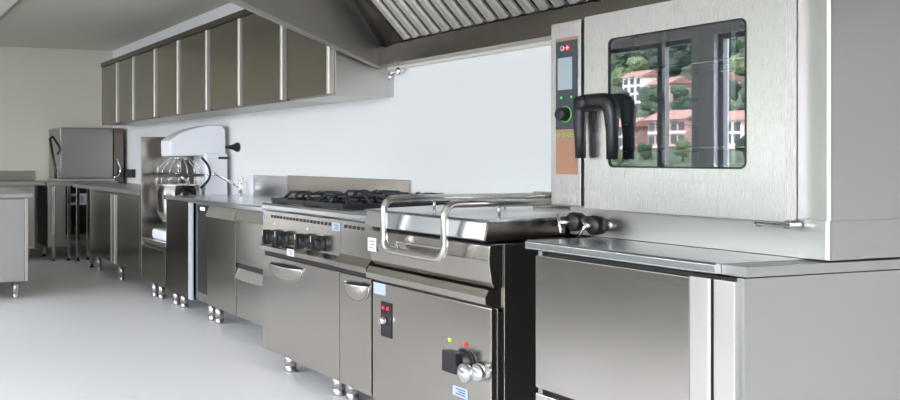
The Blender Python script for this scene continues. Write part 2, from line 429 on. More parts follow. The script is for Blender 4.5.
b.prism([(-.05, .93), (-.935, .915), (-.945, .92), (-.932, .987), (-.915, .996), (-.50, 1.008), (-.06, 1.003), (-.04, .99)], 's', PR+.012, PL-.002, STT, bev=.003)
lid = b.build('lid', t, 'shiny flat lid')
b = MB(STD); b.prism([(-.05, .930), (-.930, .917), (-.940, .922), (-.927, .983), (-.91, .990), (-.06, .995)], 's', PR+.004, PR+.0115, STD); b.build('side_skirt', lid)
b = MB(TUBE)
yF = -.985; zt = 1.055
path = rounded([(3.385, -.09, zt), (3.385, yF, zt), (3.385, yF, .828), (2.965, yF, .828), (2.965, yF, zt-.005), (2.965, -.09, zt-.005)], .06, 8)
b.tube(path, .0155, TUBE, 16); hd = b.build('lid_handle', t, 'tubular steel handle loop running back over the lid')
for s, y in ((3.385, -.72), (2.965, -.72), (2.965, -.33), (3.385, -.33)):
    b = MB(TUBE); b.tube([(s, y, 1.0), (s, y, 1.045)], .006, TUBE, 8); b.build('support_post', hd)
b = MB(ST)
b.box(2.90, 3.45, -.115, -.055, 1.008, 1.075, ST, bev=.01); b.build('hinge', t)
# switch plate
b = MB(BLACK); b.box(3.448, 3.532, -.904, -.9, .412, .572, BLACK, bev=.001); sp = b.build('switch_plate', t)
for s in (3.508, 3.472): b = MB(REDL); b.lathe([(.009, 0), (.009, .005), (.005, .008)], (s, -.904, .545), '-y', REDL, 14); b.build('pilot_light', sp, 'red pilot light')
b = MB(CHROME); b.lathe([(.02, 0), (.02, .01), (.015, .024), (.013, .028)], (3.495, -.904, .488), '-y', CHROME, 20); b.box(3.491, 3.499, -.938, -.92, .470, .506, CHROME, bev=.002); b.build('switch_knob', sp)
# thermostat and valve
b = MB(BLACK); b.lathe([(.052, 0), (.052, .012), (.045, .016), (.040, .03)], (2.945, -.90, .418), '-y', BLACK, 24)
b.box(2.925, 3.01, -.965, -.915, .375, .46, BLACK, bev=.006); b.build('thermostat_knob', t, 'square black knob')
b = MB(CHROME)
b.lathe([(.033, 0), (.033, .01), (.018, .014), (.018, .035), (.036, .038), (.040, .05), (.036, .066), (.012, .072)], (2.885, -.90, .392), '-y', CHROME, 12)
b.lathe([(.026, 0), (.026, .01), (.016, .014), (.016, .03), (.034, .033), (.036, .045), (.032, .058), (.010, .062)], (2.82, -.90, .408), '-y', CHROME, 12)
b.tube([(2.885, -.93, .392), (2.82, -.93, .408)], .013, CHROME, 10); b.build('drain_valve', t, 'chrome drain valve wheel')
b = MB(YELL); b.lathe([(.009, 0), (.009, .005), (.004, .008)], (3.04, -.90, .488), '-y', YELL, 12); b.build('pilot_light', t, 'yellow-green pilot light')
b = MB(REDL); b.lathe([(.009, 0), (.009, .005), (.004, .008)], (2.945, -.90, .488), '-y', REDL, 12); b.build('pilot_light', t, 'red pilot light')
plate(t, 2.93, 3.02, -.9005, .27, .31, BLUEM, name='sticker', label='pale blue sticker')
plate(t, 3.535, 3.603, -.9255, .80, .862, WHITE, name='rating_plate', label='white plate with dark print')
b = MB(BLUEM); b.box(3.50, 3.595, -.9003, -.90, .60, .652, BLUEM, bev=0); b.build('sticker', t, 'pale blue protective film')
for s, y in ((3.52, -.80), (2.86, -.80), (3.52, -.12), (2.86, -.12)): leg(t, s, y, .10, .03)

# ------------------------------------------------------------------ oven stand
t = thing('oven_stand', 'low stainless steel cabinet with polished top carrying the combi oven', 'cabinet', 2.2, -.45, 0)
b = MB(STT); b.prism([(-.9, .903), (-.905, .908), (-.905, .93), (-.897, .9365), (-.03, .9365), (-.03, .903)], 's', 1.872, 2.612, STT, bev=.0015); b.build('top', t, 'polished steel top with folded edge')
b = MB(STM); b.box(1.800, 1.822, -.885, -.02, .12, .9, STM, bev=.002); b.build('side_panel', t)
b = MB(STM); b.box(2.55, 2.57, -.885, -.02, .12, .9, STM, bev=.002); b.build('side_panel', t)
b = MB(STM); b.box(1.80, 1.872, -.90+.02, -.02, .9025, .932, STM, bev=.002); b.build('side_rail', t)
b = MB(DARKGAP); b.box(1.823, 2.549, -.86, -.03, .14, .895, DARKGAP, bev=0); b.build('carcass', t)
b = MB(STH); b.box(1.955, 2.566, -.90, -.875, .412, .886, STH, bev=.003); d = b.build('door', t)
b = MB(STI); b.prism([(1.955, -.903), (1.955, -.875), (1.884, -.875), (1.884, -.905), (1.892, -.907), (1.948, -.907)], 'z', .13, .89, STI); b.build('pull_profile', d, 'bright vertical grip profile')
b = MB(STI); b.box(1.812, 1.876, -.905, -.875, .13, .89, STI, bev=.003); b.build('frame_post', t, 'bright vertical frame post')
b = MB(STI); b.box(1.892, 2.566, -.90, -.875, .14, .392, STI, bev=.003); b.build('lower_drawer', t)
for s, y in ((2.50, -.82), (1.88, -.82), (2.50, -.12), (1.88, -.12)): leg(t, s, y, .125, .03)

# ------------------------------------------------------------------ combi oven
t = thing('combi_oven', 'large stainless steel combi oven with glass door standing on the low cabinet', 'oven', 2.35, -.3, .9365)
OB = -.55
b = MB(STM)
b.prism([(1.806, -.02), (1.806, -.42), (1.800, -.415), (1.800, OB+.012), (1.803, OB+.004), (1.812, OB), (2.765, OB), (2.765, -.02)], 'z', .938, 1.052, STM); b.build('plinth', t)
b = MB(STM)
pr = [(1.803, -.02), (1.803, -.42), (1.797, -.415), (1.797, OB+.012), (1.80, OB+.004), (1.808, OB)]
pin = [(1.86, -.10), (1.86, OB), (2.60, OB), (2.60, -.10)]
# hollow body: sides, back, top, bottom
b.prism(pr+[(1.95, OB), (1.95, -.02)], 'z', 1.053, 1.762, STM)
b.box(2.60, 2.80, OB, -.02, 1.053, 1.762, STM); b.box(1.95, 2.60, -.08, -.02, 1.053, 1.762, CAVITY)
b.box(1.95, 2.60, OB, -.08, 1.053, 1.14, CAVITY); b.box(1.95, 2.60, OB, -.08, 1.73, 1.762, CAVITY)
b.build('body', t)
# cavity fittings
b = MB(TUBE)
for s in (2.53, 2.40, 2.14, 2.02):
    b.box(s-.008, s+.008, OB+.06, OB+.08, 1.15, 1.72, TUBE, bev=.002)
for z in (1.26, 1.36, 1.46, 1.56):
    b.tube([(2.575, OB+.07, z), (2.575, -.12, z)], .004, TUBE, 6); b.tube([(1.975, OB+.07, z), (1.975, -.12, z)], .004, TUBE, 6)
b.build('rack_rails', t)
for z in (1.27, 1.56):
    b = MB(CHROME); b.tube([(2.57, OB+.06, z), (1.98, OB+.06, z), (1.98, -.14, z), (2.57, -.14, z)], .005, CHROME, 6, closed=True)
    for q in range(9): b.tube([(2.52-q*.06, OB+.06, z), (2.52-q*.06, -.14, z)], .002, CHROME, 5)
    b.build('wire_shelf', t)
b = MB(CAVITY); b.box(1.985, 2.565, OB+.05, -.12, 1.175, 1.215, DGREY, bev=.004); b.build('drip_tray', t)
b = MB(CAVITY); b.lathe([(.13, 0), (.13, .01), (.10, .014), (.02, .016)], (2.27, -.085, 1.44), '-y', CHROME, 24); b.build('fan_guard', t)
# door with window opening
DF, DB = -.60, -.553
WS0, WS1, WZa, WZb = 2.010, 2.535, 1.200, 1.672
d_s0, d_s1, dz0, dz1 = 1.892, 2.645, 1.045, 1.768
bm = bmesh.new()
def rrect(s0, s1, z0, z1, r, n=5):
    out = []
    for cx, cz, a in ((s1-r, z1-r, 0), (s0+r, z1-r, PI/2), (s0+r, z0+r, PI), (s1-r, z0+r, 1.5*PI)):
        for i in range(n+1):
            t_ = a+PI/2*i/n; out.append((cx+r*math.cos(t_), cz+r*math.sin(t_)))
    return out
def ring_plate(b, outer, inner, y0, y1, m):
    t_ = bmesh.new(); n = len(outer)
    V = [[t_.verts.new((-p[0], y, p[1])) for p in ring] for y in (y0, y1) for ring in (outer, inner)]
    oF, iF, oB, iB = V
    for i in range(n):
        j = (i+1) % n
        t_.faces.new((oF[i], oF[j], iF[j], iF[i])); t_.faces.new((oB[i], iB[i], iB[j], oB[j]))
        t_.faces.new((oF[i], oB[i], oB[j], oF[j])); t_.faces.new((iF[i], iF[j], iB[j], iB[i]))
    b.add(t_, m)
b = MB(STV); ring_plate(b, rrect(d_s0, d_s1, dz0, dz1, .006), rrect(WS0, WS1, WZa, WZb, .022), DF, DB, STV); door = b.build('door', t)
b = MB(BLACK); ring_plate(b, rrect(WS0+.0, WS1-.0, WZa+.0, WZb-.0, .022), rrect(WS0+.006, WS1-.006, WZa+.006, WZb-.006, .018), DF-.001, DF+.006, BLACK); b.build('window_seal', door)
b = MB(OGLASS); b.prism(rrect(WS0+.004, WS1-.004, WZa+.004, WZb-.004, .02), 'y', DF+.003, DF+.004, OGLASS); b.build('window_glass', door, 'dark mirror-like glass pane')
# handle: black inverted U lever
b = MB(BLACK)
hp = rounded([(2.628, DF-.034, 1.235), (2.632, DF-.035, 1.36), (2.628, DF-.036, 1.445), (2.492, DF-.036, 1.445), (2.484, DF-.035, 1.36), (2.484, DF-.034, 1.23)], .035, 6)
n = len(hp); b.tube(hp, .02, BLACK, 14, rs=[.019+.009*math.sin(PI*i/(n-1)) for i in range(n)])
b.lathe([(.034, 0), (.034, .02), (.028, .06), (.024, .075)], (2.60, DF, 1.44), '-y', BLACK, 20)
b.build('handle', door, 'black curved lever handle')
b = MB(CHROME); b.box(1.875, 1.985, DF-.004, OB-.004, 1.032, 1.043, CHROME, bev=.002); b.lathe([(.009, 0), (.009, .022)], (1.985, DF+.02, 1.024), 'z', CHROME, 12); b.lathe([(.009, 0), (.009, .022)], (1.90, DF+.02, 1.024), 'z', CHROME, 12); b.build('hinge', door)
# control column
b = MB(STV); b.box(2.662, 2.812, DF, OB-.003, 1.05, 1.765, STV, bev=.004); cc = b.build('control_column', t)
b = MB(DARKGAP); b.box(2.646, 2.661, DF+.02, OB-.003, 1.05, 1.765, DARKGAP, bev=0); b.build('painted_shadow_gap', cc)
b = MB(DGREY); b.box(2.678, 2.784, DF-.003, DF-.0005, 1.346, 1.690, DGREY, bev=.001); b.build('control_panel', cc, 'dark grey control panel')
b = MB(COPPER); b.box(2.678, 2.784, DF-.003, DF-.0005, 1.172, 1.345, COPPER, bev=.001); b.build('copper_plate', cc, 'copper coloured lower plate')
b = MB(COPPER); b.box(2.678, 2.784, DF-.003, DF-.0005, 1.691, 1.702, COPPER, bev=0); b.build('copper_strip', cc, 'thin copper strip')
b = MB(LCD); b.box(2.700, 2.772, DF-.005, DF-.003, 1.50, 1.625, LCD, bev=.001); b.build('display', cc)
b = MB(REDM); b.lathe([(.014, 0), (.014, .002)], (2.723, DF-.003, 1.662), '-y', REDM, 18)
b.lathe([(.010, 0), (.010, .001)], (2.750, DF-.003, 1.662), '-y', WHITE, 18); b.lathe([(.006, 0), (.006, .002)], (2.750, DF-.003, 1.662), '-y', REDM, 18)
b.box(2.715, 2.731, DF-.0062, DF-.005, 1.660, 1.664, WHITE, bev=0); b.box(2.721, 2.725, DF-.0062, DF-.005, 1.654, 1.670, WHITE, bev=0)
b.build('logo', cc, 'small red and white emblem')
b = MB(GREENM)
b.tube([(2.735+.030*math.cos(2*PI*i/28), DF-.004, 1.405+.030*math.sin(2*PI*i/28)) for i in range(28)], .0025, GREENM, 6, closed=True); b.build('dial_ring', cc, 'green lit ring around the dial')
b = MB(BLACK); b.lathe([(.029, 0), (.029, .006), (.027, .010), (.024, .030), (.020, .034)], (2.735, DF-.003, 1.405), '-y', BLACK, 28); b.build('dial', cc, 'black dial')
for q in range(2):
    s = 2.755-q*.05
    b = MB(WHITE); b.lathe([(.005, 0), (.005, .002)], (s, DF-.003, 1.470), '-y', GREENM, 12); b.build('indicator', cc)
for q in range(4):
    b = MB(GREENM); s = 2.768-q*.025
    b.tube([(s+.007*math.cos(2*PI*i/14), DF-.004, 1.325+.007*math.sin(2*PI*i/14)) for i in range(14)], .0014, GREENM, 5, closed=True)
    b.build('button', cc)

# ------------------------------------------------------------------ water valves between pan and oven
for i, (s, y, z, lab) in enumerate(((2.675, -.60, .992, 'black-bodied water valve with chrome lever, left one below the oven corner'), (2.58, -.60, .985, 'black-bodied water valve with chrome lever, right one below the oven corner'))):
    t = thing('water_valve', lab, 'valve', s, y, z-.03, 'pair of water valves below the oven')
    b = MB(CHROME); b.tube([(s, OB-.002, z), (s, y, z)], .013, CHROME, 12); b.lathe([(.022, 0), (.022, .008)], (s, OB-.001, z), '-y', CHROME, 16); b.build('pipe', t)
    b = MB(BLACK); b.lathe([(.022, 0), (.034, .004), (.037, .04), (.028, .052)], (s, y+.015, z), '-y', BLACK, 20); b.build('body', t)
    b = MB(CHROME)
    if i == 0: b.tube([(s+.005, y-.035, z), (s+.050, y-.05, z+.028), (s+.01, y-.07, z-.042)][1:], .007, CHROME, 8); b.tube([(s, y-.028, z), (s+.03, y-.06, z-.005)], .009, CHROME, 8)
    else: b.tube([(s, y-.028, z), (s+.005, y-.055, z)], .012, CHROME, 8); b.tube([(s+.025, y-.05, z+.02), (s, y-.058, z), (s+.035, y-.06, z-.045)], .006, CHROME, 8)
    b.build('lever', t, 'chrome lever')

# ------------------------------------------------------------------ sink counter run
t = thing('steel_worktop', 'long polished steel worktop between the low mixer stand and the range', 'worktop', 5.9, -.35, .88)
b = MB(STT); b.prism([(-.001, .885), (-.70, .885), (-.705, .89), (-.705, .915), (-.698, .92), (-.001, .92)], 's', 4.79, 7.03, STT, bev=.0015); b.build('top', t)
b = MB(STT); b.box(6.14, 6.752, -.018, -.002, .921, 1.094, STT, bev=.003); b.build('upstand', t)
b = MB(ST); b.box(4.572, 6.135, -.018, -.002, .921, 1.101, ST, bev=.003); b.build('upstand', t)
b = MB(ENAMEL); b.box(6.755, 6.85, -.02, -.002, .921, 1.10, ENAMEL, bev=.004); b.build('upstand_end', t, 'white vertical end strip')
t = thing('refrigerated_counter', 'under-counter steel refrigerator with dark vent column, one door and two drawers', 'refrigerator', 5.6, -.35, 0)
b = MB(ST); b.box(4.79, 6.42, -.67, -.02, .13, .884, STM); b.build('body', t)
b = MB(DGREY); b.box(6.13, 6.34, -.685, -.6705, .20, .875, VENT, bev=.002)
for q in range(22): b.box(6.145, 6.325, -.688, -.685, .25+q*.022, .258+q*.022, BLACK, bev=0)
vp = b.build('vent_panel', t, 'dark ventilation grille column')
b = MB(BLACK); b.box(6.14, 6.33, -.692, -.686, .815, .87, BLACK, bev=.002); c = b.build('controller', vp)
b = MB(DISPE); b.box(6.18, 6.27, -.694, -.692, .835, .86, DISPE, bev=0); b.build('display', c, 'small pale digital display')
b = MB(ST); b.box(5.605, 6.115, -.70, -.671, .14, .80, ST, bev=.004); dr = b.build('door', t)
b = MB(STI); b.prism([(-.671, .875), (-.683, .875), (-.715, .80), (-.70, .795), (-.671, .80)], 's', 5.605, 6.115, STI); b.build('grip_lip', dr, 'bright slanted grip along the top')
for z0, z1 in ((.512, .872), (.14, .472)):
    b = MB(ST); b.box(4.80, 5.59, -.70, -.671, z0, z1-.07, ST, bev=.004); dr = b.build('drawer', t)
    b = MB(STI); b.prism([(-.671, z1), (-.683, z1), (-.715, z1-.065), (-.70, z1-.069), (-.671, z1-.069)], 's', 4.80, 5.59, STI); b.build('grip_lip', dr, 'bright slanted grip along the top')
b = MB(DARKGAP); b.box(4.80, 5.59, -.69, -.671, .474, .510, DARKGAP, bev=0); b.build('painted_shadow_gap', t)
for s in (6.20, 6.07, 5.9, 4.95): leg(t, s, -.62 if s != 5.9 else -.12, .13, .035)
t = thing('filler_cabinet', 'steel cabinet with dim reflections put into its colour and a bright edge strip at the left end of the worktop', 'cabinet', 6.7, -.35, 0)
b = MB(STD); b.box(6.46, 7.02, -.685, -.02, .115, .884, STD); b.build('body', t)
b = MB(STD); b.box(6.50, 7.015, -.70, -.686, .12, .88, STD, bev=.003); b.build('door', t)
b = MB(ENAMEL); b.box(6.425, 6.495, -.705, -.686, .12, .883, PALE, bev=.004); b.build('edge_strip', t, 'pale vertical edge strip')
for s, y in ((6.95, -.63), (6.80, -.62), (6.6, -.12)): leg(t, s, y, .115, .035)
# faucet
t = thing('faucet', 'chrome single-lever faucet standing on the worktop by the wall', 'faucet', 6.84, -.09, .92)
b = MB(CHROME); b.lathe([(.03, 0), (.03, .006), (.022, .012), (.022, .10), (.024, .105), (.02, .12)], (6.84, -.09, .9205), 'z', CHROME, 20); b.build('base', t)
b = MB(CHROME); b.tube(rounded([(6.84, -.10, .985), (6.84, -.33, 1.105), (6.84, -.345, 1.085)], .02), .012, CHROME, 12); b.build('spout', t)
b = MB(CHROME); b.tube([(6.84, -.09, 1.035), (6.84, -.06, 1.06), (6.84, -.10, 1.075)], .008, CHROME, 10); b.build('lever', t)

# ------------------------------------------------------------------ mixer stand and mixer
t = thing('mixer_stand', 'low steel stand with tall side splash panel, carrying the white mixer', 'stand', 7.36, -.35, 0)
b = MB(ST); b.box(7.03, 7.69, -.685, -.02, .13, .47, STU); b.build('body', t)
b = MB(STT); b.box(7.03, 7.69, -.70, -.02, .475, .51, STT, bev=.004); b.build('top', t)
b = MB(ST); b.box(7.04, 7.68, -.70, -.686, .14, .44, STU, bev=.003); b.build('front_panel', t)
b = MB(ST); b.box(7.692, 7.71, -.70, -.02, .13, 1.43, ST, bev=.003); b.build('splash_panel', t, 'tall upright steel splash panel')
for s, y in ((7.42, -.66), (7.30, -.64), (7.12, -.12), (7.60, -.12)): leg(t, s, y, .13, .035)
t = thing('spiral_mixer', 'white spiral dough mixer with steel bowl and wire guard on the low stand', 'mixer', 7.34, -.35, .511)
b = MB(ENAMEL)
b.box(7.17, 7.51, -.66, -.06, .512, .60, ENAMEL, bev=.03, seg=4); b.build('base', t)
b = MB(ENAMEL); b.box(7.19, 7.49, -.27, -.05, .58, 1.28, ENAMEL, bev=.03, seg=4); b.build('column', t)
b = MB(ENAMEL)
hd = [(-.585, 1.27), (-.59, 1.385), (-.575, 1.40), (-.50, 1.45), (-.38, 1.495), (-.22, 1.53), (-.10, 1.525), (-.06, 1.49), (-.06, 1.26), (-.30, 1.255), (-.58, 1.25)]
b.prism(hd, 's', 7.22, 7.48, ENAMEL, bev=.018); b.build('head', t)
b = MB(CHROME)
b.lathe([(.12, 0), (.165, .02), (.205, .10), (.215, .24), (.215, .33), (.222, .335), (.222, .345), (.21, .345), (.21, .33), (.20, .10), (.15, .03), (.02, .02)], (7.34, -.46, .66), 'z', CHROME, 40); b.build('bowl', t, 'polished steel bowl')
b = MB(ENAMEL); b.lathe([(.11, 0), (.11, .05)], (7.34, -.46, .605), 'z', BLACK, 24); b.build('bowl_drive', t)
b = MB(CHROME); b.lathe([(.07, 0), (.07, .03)], (7.34, -.46, 1.22), 'z', CHROME, 24); b.tube([(7.34, -.46, 1.22), (7.34, -.46, 1.10)], .02, CHROME, 12)
b.tube([(7.34+.09*math.cos(a*.5), -.46+.09*math.sin(a*.5), 1.10-.03*a) for a in range(13)], .014, CHROME, 10); b.build('spiral_hook', t)
b = MB(TUBE)
cir = lambda r, z, n=36: [(7.34+r*math.cos(2*PI*i/n), -.46+r*math.sin(2*PI*i/n), z) for i in range(n)]
b.tube(cir(.212, 1.085), .012, DGREY, 8, closed=True); b.tube(cir(.09, 1.235), .006, CHROME, 8, closed=True)
for k in range(16):
    a = 2*PI*k/16; c, s_ = math.cos(a), math.sin(a)
    b.tube([(7.34+.212*c, -.46+.212*s_, 1.085), (7.34+.19*c, -.46+.19*s_, 1.15), (7.34+.09*c, -.46+.09*s_, 1.235)], .0035, CHROME, 6)
    b.tube([(7.34+.212*c, -.46+.212*s_, 1.085), (7.34+.214*c, -.46+.214*s_, 1.005)], .003, CHROME, 6)
b.build('bowl_guard', t, 'round wire guard over the bowl')
b = MB(BLACK); b.tube(rounded([(7.13, -.33, 1.24), (7.12, -.26, 1.16), (7.12, -.25, 1.06), (7.13, -.34, .97)], .08, 6), .011, BLACK, 10); b.tube([(7.12, -.262, 1.09), (7.145, -.262, 1.09)], .012, CHROME, 8); b.build('guard_lever', t, 'curved black lever')
b = MB(BLACK); b.box(7.145, 7.159, -.16, -.07, 1.225, 1.245, BLACK, bev=.002); b.build('latch', t)

# wall plug
t = thing('wall_plug', 'black cone-shaped plug sticking out of the white wall beside the mixer', 'plug', 7.08, -.06, 1.29)
b = MB(BLACK); b.lathe([(.042, 0), (.042, .02), (.026, .05), (.018, .08), (.013, .11), (.010, .125)], (7.08, -.0015, 1.33), '-y', BLACK, 20); b.build('plug_body', t)
# counter outlet
t = thing('wall_outlet', 'small black outlet box on the wall beyond the splash panel', 'outlet', 10.15, -.03, 1.0)
b = MB(BLACK); b.box(10.02, 10.34, -.05, -.001, 1.0, 1.10, BLACK, bev=.006); b.build('housing', t)
b = MB(WHITE); b.lathe([(.025, 0), (.025, .004)], (10.14, -.05, 1.05), '-y', DGREY, 16); b.build('socket', t)

# ------------------------------------------------------------------ left base cabinets
t = thing('base_cabinet', 'dark steel base cabinet with two doors between the mixer stand and the dishwasher', 'cabinet', 8.6, -.35, 0)
b = MB(STU); b.box(7.73, 9.55, -.675, -.02, .16, .88, STU); b.build('body', t)
for a, c in ((8.62, 9.50), (7.74, 8.56)):
    b = MB(STU); b.box(a, c, -.70, -.676, .17, .865, STU, bev=.003); d = b.build('door', t)
    e = (a, a+.045) if a > 8.6 else (c-.045, c)
    b = MB(STI); b.box(e[0], e[1], -.715, -.7005, .17, .865, STI, bev=.003); b.build('grip_strip', d, 'bright vertical grip strip')
for s, y in ((9.35, -.64), (8.51, -.64), (7.85, -.12), (9.4, -.12)): leg(t, s, y, .16, .03)
t = thing('corner_worktop', 'steel worktop over the two-door base cabinet running to the dishwasher corner', 'worktop', 9, -.35, .88)
b = MB(STT); b.prism([(-.001, .885), (-.71, .885), (-.715, .89), (-.715, .925), (-.71, .93), (-.001, .93)], 's', 7.73, 10.28, STM, bev=.0015); b.build('top', t)
b = MB(ST); b.box(9.56, 9.60, -.68, -.64, .05, .884, ST, bev=.003); b.lathe([(.012, 0), (.03, .005), (.03, .012), (.015, .02), (.015, .05)], (9.58, -.66, 0), 'z', BLACK, 12); b.build('leg', t)
b = MB(ST); b.box(10.22, 10.26, -.68, -.64, .05, .884, ST, bev=.003); b.lathe([(.012, 0), (.03, .005), (.03, .012), (.015, .02), (.015, .05)], (10.24, -.66, 0), 'z', BLACK, 12); b.build('leg', t)

# ------------------------------------------------------------------ hood dishwasher
t = thing('hood_dishwasher', 'tall grey steel pass-through hood dishwasher in the far left corner', 'dishwasher', 10.6, -.52, 0)
b = MB(STM); b.box(10.30, 10.94, -.86, -.20, .985, 1.60, STM, bev=.015, seg=3); hd = b.build('hood', t)
b = MB(ST); b.box(10.27, 10.95, -.88, -.185, .955, .984, STI, bev=.004); b.build('hood_rim', hd)
b = MB(STD); b.box(10.32, 10.94, -.184, -.06, .93, 1.60, STD, bev=.004); b.build('rear_column', t, 'dark column beside the wall')
b = MB(STM); b.box(10.31, 10.95, -1.02, -.13, .90, .953, STM, bev=.003); b.build('tank_top', t)
b = MB(STM); b.box(10.35, 10.93, -1.00, -.78, .16, .899, STM, bev=.004); b.build('side_cover', t)
b = MB(DGREY); b.box(10.50, 10.93, -.76, -.20, .30, .899, BLACK, bev=.004); tk = b.build('wash_tank', t, 'black wash unit under the hood')
b = MB(WHITE); b.box(10.492, 10.499, -.70, -.40, .66, .80, WHITE, bev=0); b.box(10.489, 10.492, -.68, -.62, .69, .77, DGREY, bev=0); b.box(10.489, 10.492, -.56, -.52, .69, .77, BLUEM, bev=0); b.build('label_plate', tk, 'white label strip')
b = MB(BLACK)
b.tube([(10.28, -.92, .99), (10.28, -.92, 1.08), (10.28, -.99, 1.47)], .016, BLACK, 10)
b.tube(rounded([(10.28, -.99, 1.45), (10.28, -.96, 1.50), (10.28, -.86, 1.34), (10.28, -.90, 1.28)], .03), .014, BLACK, 10)
b.tube([(10.28, -.94, 1.20), (10.28, -.87, 1.02)], .010, CHROME, 10); b.build('lift_handle', t, 'black folding lift handle')
b = MB(CHROME); b.tube(rounded([(10.27, -.165, 1.23), (10.27, -.11, 1.10), (10.27, -.13, 1.02), (10.27, -.20, 1.0)], .04), .008, CHROME, 8); b.build('drain_hose', t)
for s, y in ((10.36, -.93), (10.36, -.74), (10.36, -.50), (10.36, -.24), (10.9, -.93), (10.9, -.24)):
    b = MB(ST); b.box(s-.02, s+.02, y-.02, y+.02, .03, .899, ST, bev=.003); b.lathe([(.03, 0), (.03, .01), (.014, .014), (.014, .03)], (s, y, 0), 'z', BLACK, 12); b.build('leg', t)
b = MB(ST); b.box(10.345, 10.375, -.93, -.24, .20, .235, STM, bev=.003); b.build('crossbar', t)

# ------------------------------------------------------------------ counter on the far wall
t = thing('far_counter', 'grey steel counter along the far left wall beside the dishwasher', 'counter', 10.65, -2.6, 0)
b = MB(STM); b.box(10.30, 10.985, -4.2, -1.04, .905, .95, STM, bev=.004); b.build('top', t)
b = MB(STM); b.box(10.965, 10.99, -4.2, -1.04, .951, 1.075, STM, bev=.004); b.build('upstand', t)
b = MB(STM); b.box(10.33, 10.97, -4.2, -1.16, .16, .904, STM, bev=.004); bd = b.build('body', t)
for a, c in ((-2.2, -1.70), (-2.72, -2.21), (-3.24, -2.73)):
    b = MB(STM); b.box(10.315, 10.329, a, c, .18, .88, STM, bev=.003); b.build('door', t)
for s, y in ((10.40, -1.25), (10.40, -2.6), (10.40, -4.1), (10.9, -1.25), (10.9, -4.1)): leg(t, s, y, .16, .03)

# ------------------------------------------------------------------ island
t = thing('island_cabinet', 'pale steel island cabinet on short legs cut by the left edge of the photo', 'cabinet', 8.3, -2.6, 0)
b = MB(ISL); b.box(7.63, 9.0, -3.4, -1.765, .155, .885, ISL, bev=.004); b.build('body', t)
b = MB(ISL); b.box(7.60, 9.05, -3.45, -1.73, .888, .93, ISL, bev=.006); b.build('top', t)
b = MB(ISL); b.box(7.612, 7.629, -3.36, -1.80, .165, .875, ISL, bev=.003); b.build('end_panel', t)
b = MB(ENAMEL); b.box(7.608, 7.629, -1.795, -1.767, .158, .884, STI, bev=.003); b.build('corner_trim', t, 'pale corner trim')
for s, y in ((7.72, -1.86), (7.72, -3.3), (8.9, -1.86), (8.9, -3.3)): leg(t, s, y, .155, .032)

t = thing('added_reflection_island', 'added low steel counter out of view, dimming the reflection in the stand door', 'counter', 5.7, -4.7, 0)  # unseen counter, added to darken what the oven stand door reflects
b = MB(STM); b.box(4.3, 7.1, -5.05, -4.37, .14, .80, STD, bev=.004); b.build('body', t)
b = MB(STT); b.box(4.25, 7.15, -5.10, -4.32, .802, .84, STM, bev=.004); b.build('top', t)
for q in range(4):
    b = MB(ST); b.box(4.34+q*.69, 4.99+q*.69, -4.369, -4.35, .17, .77, STD, bev=.003); b.build('door', t)
for s in (4.45, 6.95):
    for y in (-4.47, -4.95): leg(t, s, y, .14, .03)

# ------------------------------------------------------------------ ceiling light
t = thing('ceiling_light', 'long pale linear light fitting on the ceiling at the top left corner', 'light', 6.6, -2.0, 2.54)
b = MB(CREAM); b.box(3.5, 9.2, -2.16, -1.84, 2.585, 2.629, FRAMEM, bev=.01); b.build('housing', t)
b = MB(LAMPE); b.box(3.6, 9.1, -2.10, -1.90, 2.565, 2.584, LAMPE, bev=.004); b.build('diffuser', t)

# ------------------------------------------------------------------ outside, seen reflected in the oven glass
GRASS = plain('hillside_grass', (.055, .075, .04), .9, var=.5, bscale=.3)
LEAFS = [plain('leaf_green', (.04, .07, .035), .8, var=.6, bscale=3), plain('leaf_dark_green', (.02, .038, .022), .8, var=.6, bscale=1.5), plain('leaf_light_green', (.10, .14, .06), .8, var=.5, bscale=1.5)]
BARK = plain('bark', (.08, .05, .03), .9)
PINK = plain('pink_plaster', (.48, .31, .27), .8); CREAMW = plain('cream_plaster', (.75, .66, .52), .8); WHT = plain('white_plaster', (.8, .78, .74), .8)
ROOF = plain('terracotta_roof', (.28, .15, .12), .8, var=.3, bscale=3); PANE = plain('dark_window', (.03, .04, .05), .2)
b = MB(plain('asphalt_ground', (.20, .20, .20), .9)); b.box(-30, 190, -60, -6.25, -3.2, -3.0, bev=0); struct('ground', b)
def hill(s, y):
    d = max(0, -60-y); return -3.0+.24*d+(.12*(d-130) if d > 130 else 0)
t_ = bmesh.new(); NX, NY = 50, 30; G = []
for i in range(NX+1):
    row = []
    for j in range(NY+1):
        s = -20+230*i/NX; y = -60-170*j/NY
        row.append(t_.verts.new((-s, y, hill(s, y)+math.sin(s*.4+j)*.3*(j > 0))))
    G.append(row)
for i in range(NX):
    for j in range(NY): t_.faces.new((G[i][j], G[i+1][j], G[i+1][j+1], G[i][j+1]))
b = MB(GRASS); b.add(t_, GRASS, True); struct('hillside', b)
